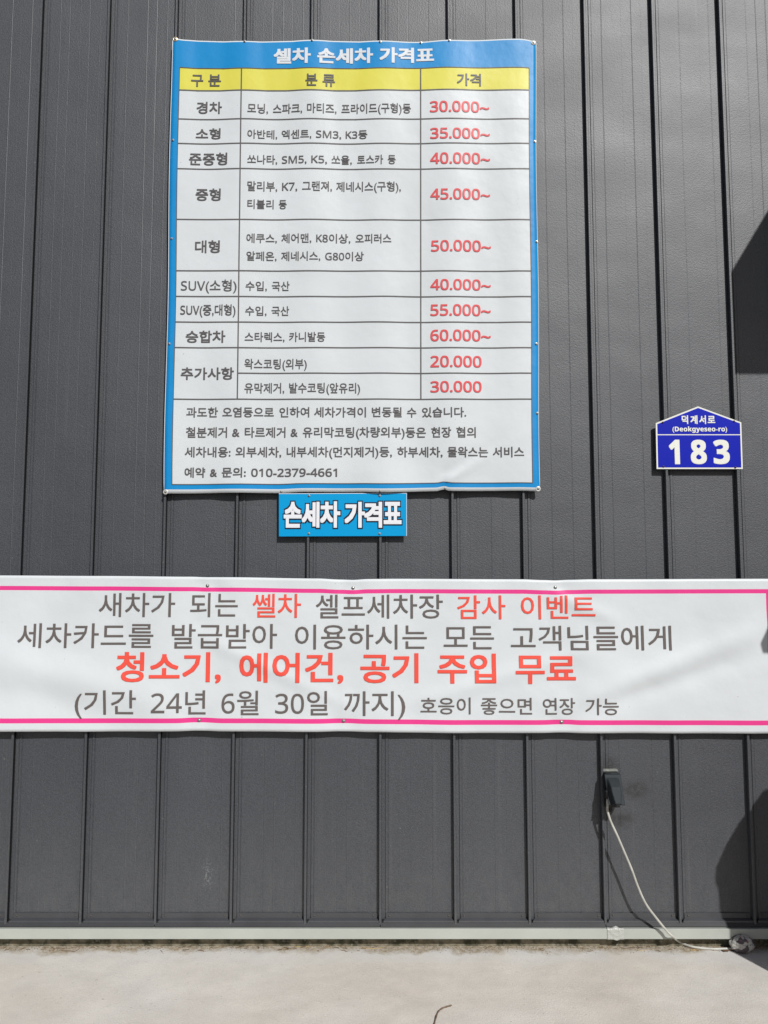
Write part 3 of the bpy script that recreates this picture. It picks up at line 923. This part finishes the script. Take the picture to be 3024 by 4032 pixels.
EVENT = [
    ([('새차가', 389, 690.5), ('되는', 749, 937)], 2335, 2429, G1, 0.004),
    ([('쎌차', 995, 1186)], 2338, 2432, O1, 0.006),
    ([('셀프세차장', 1244, 1743.5)], 2341, 2435, G1, 0.004),
    ([('감사', 1800, 1990), ('이벤트', 2050.6, 2342)], 2344, 2438, O1, 0.006),
    ([('세차카드를', 69, 605), ('발급받아', 677.5, 1091), ('이용하시는', 1162, 1681), ('모든', 1747, 1945), ('고객님들에게', 2011, 2643.5)], 2459, 2556, G1, 0.004),
    ([('청소기,', 458, 870.5), ('에어건,', 943, 1352), ('공기', 1419, 1648), ('주입', 1723, 1953), ('무료', 2029, 2266.6)], 2571, 2694, O1, 0.019),
    ([('(기간', 294, 537.6), ('24년', 596.5, 810), ('6월', 873, 1019), ('30일', 1084, 1291), ('까지)', 1355, 1596)], 2719, 2816, G1, 0.004),
    ([('호응이', 1656, 1853), ('좋으면', 1894, 2094), ('연장', 2136.5, 2264), ('가능', 2304.5, 2436)], 2747, 2814, G1, 0.006),
]
preload(sans(''.join(t for r in EVENT for t, _, _ in r[0])))
for words, y0, y1, m, dil in EVENT:
    sl_ = 0.0046 if len(words) > 2 else 0.0
    lettering((words, y0, y1), event_surf, m, EV, dil, dpl=ED + 0.004, lift=0.0019, slope=sl_, step=0.018)
for s in EVS:
    screw((s.x, -event_surf(s.x, s.z) - 0.0006, s.z), EV, 'big', 0.0075, 0.005)

# ------------------------------------------------------------------ outlet with its raised weather cover
k4 = 300 / 1659.0
def B(u, v, d): return W(2340 + u * k4, 3000 + v * k4, d)
ob = B(330, 560, 0.0)
OUT = empty('power_outlet', (ob.x, 0, ob.z), 'dark grey outdoor socket box with lifted weather cover on the wall', 'outlet')
x0, x1 = B(170, 300, 0.002).x, B(480, 300, 0.002).x
z1, z0 = B(300, 215, 0.02).z, B(300, 960, 0.02).z
bm = bmesh.new(); box(bm, x0, x1, -0.045, 0.002, z0, z1, 0.004); bm_obj('back_box', bm, M_boxdark, OUT)
bm = bmesh.new(); box(bm, x0 - 0.003, x1 + 0.002, -0.020, 0.001, z1 + 0.0005, z1 + 0.008, 0.002); bm_obj('sealant_lip', bm, M_lip, OUT)
# cover: hinged on top, swung outwards; local frame u right, v down the cover, w outward
h0, h1 = B(222, 268, 0.050), B(572, 268, 0.050)
cw = h1.x - h0.x
ch = 0.118
ang = R(24)
vd = Vector((0.012, -math.sin(ang), -math.cos(ang))).normalized()
ud = Vector((1, 0, 0)); wd_ = ud.cross(vd).normalized()
if wd_.y > 0: wd_ = -wd_
org = Vector((h0.x, -0.050, h0.z))
def hood(s, t):
    """raised hood profile over the cover, s across and t down, both 0..1"""
    hs = max(0.0, 1 - abs((s - 0.46) / 0.40) ** 2.6)
    ht = min(1.0, max(0.0, (t - 0.12) / 0.42)) ** 0.8
    hw_ = 0.40 * (1 if t < 0.62 else 1 - 0.38 * (t - 0.62) / 0.38)
    hs = max(0.0, 1 - abs((s - 0.46) / hw_) ** 3)
    return 0.030 * min(1.0, hs * 1.5) * min(1.0, ht * 1.15)
nu, nv = 28, 36
V, F = [], []
for j in range(nv + 1):
    for i in range(nu + 1):
        s, t = i / nu, j / nv
        V.append(org + ud * (cw * s) + vd * (ch * t) + wd_ * hood(s, t))
for j in range(nv):
    for i in range(nu):
        F.append((j * (nu + 1) + i, (j + 1) * (nu + 1) + i, (j + 1) * (nu + 1) + i + 1, j * (nu + 1) + i + 1))
cv = mesh_obj('cover', V, F, M_boxgrey, OUT, smooth=True)
sm = cv.modifiers.new('thick', 'SOLIDIFY'); sm.thickness = 0.0025; sm.offset = -1
# hinge bar, side cheeks that close the gap above, plug body
v, f = tube_geo([(h0.x + 0.004, -0.0485, h0.z + 0.0025), (h1.x - 0.004, -0.0485, h0.z + 0.0025)], 0.0034, 10)
hg = mesh_obj('hinge', v, f, M_boxgrey, OUT, smooth=True)
bm = bmesh.new(); box(bm, x0 + 0.002, h1.x - 0.002, -0.047, -0.001, z1 - 0.010, z1 - 0.001, 0.002); bm_obj('hinge_plate', bm, M_boxdark, OUT)
pz = B(290, 800, 0.07)
bm = bmesh.new(); box(bm, pz.x - 0.009, pz.x + 0.018, -0.078, -0.044, pz.z - 0.002, pz.z + 0.034, 0.006); bm_obj('plug', bm, M_boxdark, OUT)
bm = bmesh.new(); box(bm, B(310, 900, 0.01).x, B(382, 900, 0.01).x, -0.016, 0.001, B(330, 1085, 0.01).z, z0 - 0.001, 0.003); bm_obj('conduit_stub', bm, M_boxdark, OUT)

# ------------------------------------------------------------------ cable from the outlet to the ground
cp = [(B(290, 760, 0.070)), B(286, 930, 0.072), B(290, 1075, 0.073)]
kk = 800 / 1659.0
for u, v, d in ((375, 590, 0.074), (430, 710, 0.075), (490, 850, 0.075), (545, 980, 0.074), (600, 1130, 0.072), (660, 1260, 0.070), (740, 1370, 0.067), (830, 1480, 0.062), (880, 1528, 0.060)):
    cp.append(W(2224 + u * kk, 2950 + v * kk, d))
for u, v, z in ((940, 1575, 0.014), (1040, 1613, 0.0075), (1200, 1630, 0.0055), (1330, 1629, 0.0065), (1420, 1628, 0.010)):
    cp.append(G(2224 + u * kk, 2950 + v * kk, z))
v, f = tube_geo(spline(cp, 10), 0.0046, 12)
o = mesh_obj('power_cable', v, f, M_cable, smooth=True)
meta(o, 'pale grey cable hanging from the socket box down over the base rail', 'cable')

# ------------------------------------------------------------------ crumpled paper bundle on the cable
pc = G(2922, 3757)
bc = Vector((pc.x + 0.010, pc.y + 0.020, 0.031))
bm = bmesh.new()
bmesh.ops.create_icosphere(bm, subdivisions=4, radius=1.0)
for v in bm.verts:
    d = v.co.normalized()
    r = 1.0
    for kq in range(9):
        rnd = random.Random(kq * 31 + 2)
        a = Vector((rnd.uniform(-1, 1), rnd.uniform(-1, 1), rnd.uniform(-1, 1))).normalized()
        b = Vector((rnd.uniform(-1, 1), rnd.uniform(-1, 1), rnd.uniform(-1, 1))).normalized()
        fq = abs(d.dot(a) - 0.25 * math.sin(2.5 * d.dot(b)))
        r -= 0.085 * math.exp(-(fq / 0.06) ** 2) * (0.4 + 0.6 * max(0, d.dot(b) + 0.4))
    r += 0.05 * mnoise.noise(d * 2.2) + 0.03 * abs(mnoise.noise(d * 6))
    p = d * r
    zz = p.z * 0.033
    v.co = Vector((p.x * 0.049, p.y * 0.034, max(zz, -0.0305 + 0.002 * p.x))) + bc
o = bm_obj('paper_bundle', bm, M_paper, smooth=False)
meta(o, 'crumpled grey and white printed paper wad at the cable end under the rail', 'crumpled paper')

# ------------------------------------------------------------------ twigs, straws, leaf, grit along the wall foot
def twig(name, pts, r, m, label, cat, z=None):
    group = 'twigs lying on the concrete' if cat == 'twig' else 'straws at the wall foot'
    P = [G(a, b, (z[i] if z else r * 0.9)) for i, (a, b) in enumerate(pts)]
    P = spline(P, 5)
    n = len(P)
    rr = [r * (0.85 + 0.2 * math.sin(i * 1.7)) * (0.75 if i in (0, n - 1) else 1) for i in range(n)]
    v, f = tube_geo(P, rr, 7)
    o = mesh_obj(name, v, f, m, smooth=True)
    return meta(o, label, cat, group)
twig('twig', [(1702, 4070), (1710, 4032), (1722, 3990), (1737, 3972), (1760, 3963), (1779, 3958)], 0.0030, M_twig, 'curved brown twig on the open concrete at the bottom of the picture', 'twig')
twig('straw', [(1425, 3731), (1466, 3735), (1508, 3732)], 0.0017, M_straw, 'pale yellow straw lying on the concrete near the middle of the rail', 'straw')
twig('straw', [(1150, 3720), (1170, 3727), (1224, 3725)], 0.0013, M_straw, 'short brown straw at the wall foot left of the pale yellow straw', 'straw')
twig('twig', [(199, 3733), (250, 3735), (290, 3731), (331, 3722)], 0.0016, M_twig, 'long thin brown twig at the wall foot, lower left', 'twig')
twig('twig', [(240, 3741), (270, 3744), (296, 3745), (313, 3735)], 0.0013, M_twig, 'short brown twig crossing the long thin twig, lower left', 'twig')
twig('twig', [(2452, 3735), (2490, 3732), (2532, 3729)], 0.0019, M_twig, 'straight brown twig on the dirt just right of the taped rail joint', 'twig')
twig('straw', [(2510, 3741), (2520, 3743), (2553, 3739)], 0.0013, M_straw, 'thin bent straw on the dirt between the taped joint and the cable', 'straw')
twig('straw', [(2717, 3740.5), (2735, 3741), (2750, 3742)], 0.0026, M_straw, 'stubby pale straw stub under the cable beside the paper wad', 'straw')
a = G(2820, 3733)
v, f = tube_geo([a, a + Vector((-0.001, -0.002, 0.010)), a + Vector((-0.004, -0.003, 0.019))], [0.0013, 0.0012, 0.0006], 6)
meta(mesh_obj('straw', v, f, M_straw), 'tiny straw standing upright from the dirt left of the paper wad', 'straw', 'straws at the wall foot')
lf = [G(2838, 3743), G(2852, 3752), G(2868, 3749), G(2884, 3745), G(2862, 3741)]
V = [p + Vector((0, 0, 0.004 + 0.003 * (i % 2))) for i, p in enumerate(lf)] + [p + Vector((0, 0, 0.003 + 0.003 * (i % 2))) for i, p in enumerate(lf)]
F = [(0, 1, 2, 3, 4), (9, 8, 7, 6, 5)] + [(i, 5 + i, 5 + (i + 1) % 5, (i + 1) % 5) for i in range(5)]
meta(mesh_obj('dry_leaf', V, F, M_leaf), 'curled brown dry leaf beside the paper wad', 'leaf')
# grit washed against the joint
rnd = random.Random(11)
V, F = [], []
def grain_at(x, y, s):
    b = len(V)
    zc = ground_z(x, y) + s * 0.3 + 0.003 * math.exp(-(y / 0.03) ** 2) * 0.6
    for dx, dy, dz in ((1, 0, 0), (0, 1, 0), (-1, 0, 0), (0, -1, 0), (0, 0, 0.9), (0, 0, -0.8)):
        V.append((x + dx * s * rnd.uniform(.6, 1.2), y + dy * s * rnd.uniform(.5, 1.1), zc + dz * s * rnd.uniform(.5, 1)))
    for q_ in ((0, 1, 4), (1, 2, 4), (2, 3, 4), (3, 0, 4), (1, 0, 5), (2, 1, 5), (3, 2, 5), (0, 3, 5)):
        F.append(tuple(b + i for i in q_))
for _ in range(4200):
    x = rnd.uniform(-2.4, 2.6)
    dens = 0.5 + 0.9 * mnoise.noise(Vector((x * 3.1, 0.4, 2)))
    if rnd.random() > dens: continue
    grain_at(x, -abs(rnd.gauss(0.006, 0.022)) - 0.002, rnd.choice((0.0009, 0.0013, 0.0018, 0.0026)))
for _ in range(260):
    grain_at(rnd.uniform(-2.2, 2.4), rnd.uniform(-0.75, -0.05), rnd.choice((0.0007, 0.001, 0.0015)))
o = mesh_obj('grit', V, F, M_pebble)
meta(o, 'loose grit and soil along the foot of the wall', kind='stuff')

V, F = [], []
for _ in range(210):
    x = rnd.uniform(-2.0, 2.2)
    if mnoise.noise(Vector((x * 2.3, 8.4, 0))) < rnd.uniform(-0.5, 0.4): continue
    y = -abs(rnd.gauss(0.012, 0.018)) - 0.004
    a_ = rnd.gauss(0.0, 0.45); L = rnd.uniform(0.006, 0.03); k_ = rnd.uniform(-0.4, 0.4)
    z = ground_z(x, y) + 0.003
    pts = [(x, y, z), (x + math.cos(a_) * L / 2, y + math.sin(a_) * L * 0.5, z + rnd.uniform(0, 0.002)), (x + math.cos(a_ + k_) * L, y + math.sin(a_ + k_) * L, z)]
    v, f = tube_geo(pts, rnd.uniform(0.0006, 0.0013), 5)
    n0 = len(V); V += v; F += [tuple(n0 + q_ for q_ in p_) for p_ in f]
o = mesh_obj('plant_litter', V, F, mat('plant_litter', (0.20, 0.13, 0.07), 0.8, mott=(45, 0.35, 1.7)))
meta(o, 'broken straw and stem litter in the dirt along the foot of the wall', kind='stuff')

# ------------------------------------------------------------------ what throws the shadows from beyond the right edge
DD = 0.88
def S_(px, py, d=DD):
    """where a thing at distance d from the wall stands so that its shadow falls on the wall there"""
    p = W(px, py)
    return (p.x + 0.46 * d, p.z + 0.92 * d)
VM = empty('vacuum_station', (2.35, -DD, 0), 'machine with a tall sign post beyond the right edge, only its shadow in view', 'machine')
body = [S_(2840, 3640), S_(2830, 3505), S_(2817, 3470), S_(2820, 3415), S_(2870, 3330), S_(2940, 3240), S_(2965, 3205), S_(3024, 3180)]
xr = body[-1][0] + 0.42
pts = [(body[0][0], 0.0)] + body + [(xr - 0.22, body[-1][1] + 0.02), (xr - 0.06, body[-1][1] - 0.08), (xr, body[-1][1] - 0.3), (xr, 0.0)]
bm = bmesh.new(); prism(bm, pts[::-1], -DD, -DD + 0.10); bm_obj('body', bm, M_machine, VM)
bm = bmesh.new(); box(bm, body[3][0] + 0.10, xr - 0.10, -DD - 0.012, -DD - 0.001, 0.55, 0.95, 0.004); bm_obj('control_panel', bm, M_panelback, VM)
v, f = tube_geo([(xr - 0.2, -DD + 0.16, 0.0), (xr - 0.2, -DD + 0.16, 3.9)], 0.04, 16); mesh_obj('post', v, f, M_post, VM, smooth=True)
p4 = [S_(3024, 833), S_(2873, 1085), S_(2887, 1473), S_(3024, 1473)]
sg = [p4[2], p4[1], p4[0], (p4[0][0] + 0.16, p4[0][1] + 0.27), (p4[0][0] + 0.55, p4[0][1] + 0.27), (p4[0][0] + 0.55, p4[3][1]), p4[3]]
bm = bmesh.new(); prism(bm, sg[::-1], -DD - 0.0, -DD + 0.03); bm_obj('sign_panel', bm, M_panelback, VM)
p5 = [S_(3030, 2415), S_(2966, 2560), S_(2978, 2596), S_(3030, 2600)]
hb = [p5[2], p5[1], p5[0], (xr - 0.16, p5[0][1] + 0.10), (xr - 0.16, p5[3][1])]
bm = bmesh.new(); prism(bm, hb[::-1], -DD, -DD + 0.05); bm_obj('hose_bracket', bm, M_panelback, VM)

bpy.data.objects.remove(_to)
bpy.data.scenes.remove(_ts)
bpy.data.curves.remove(_tc)
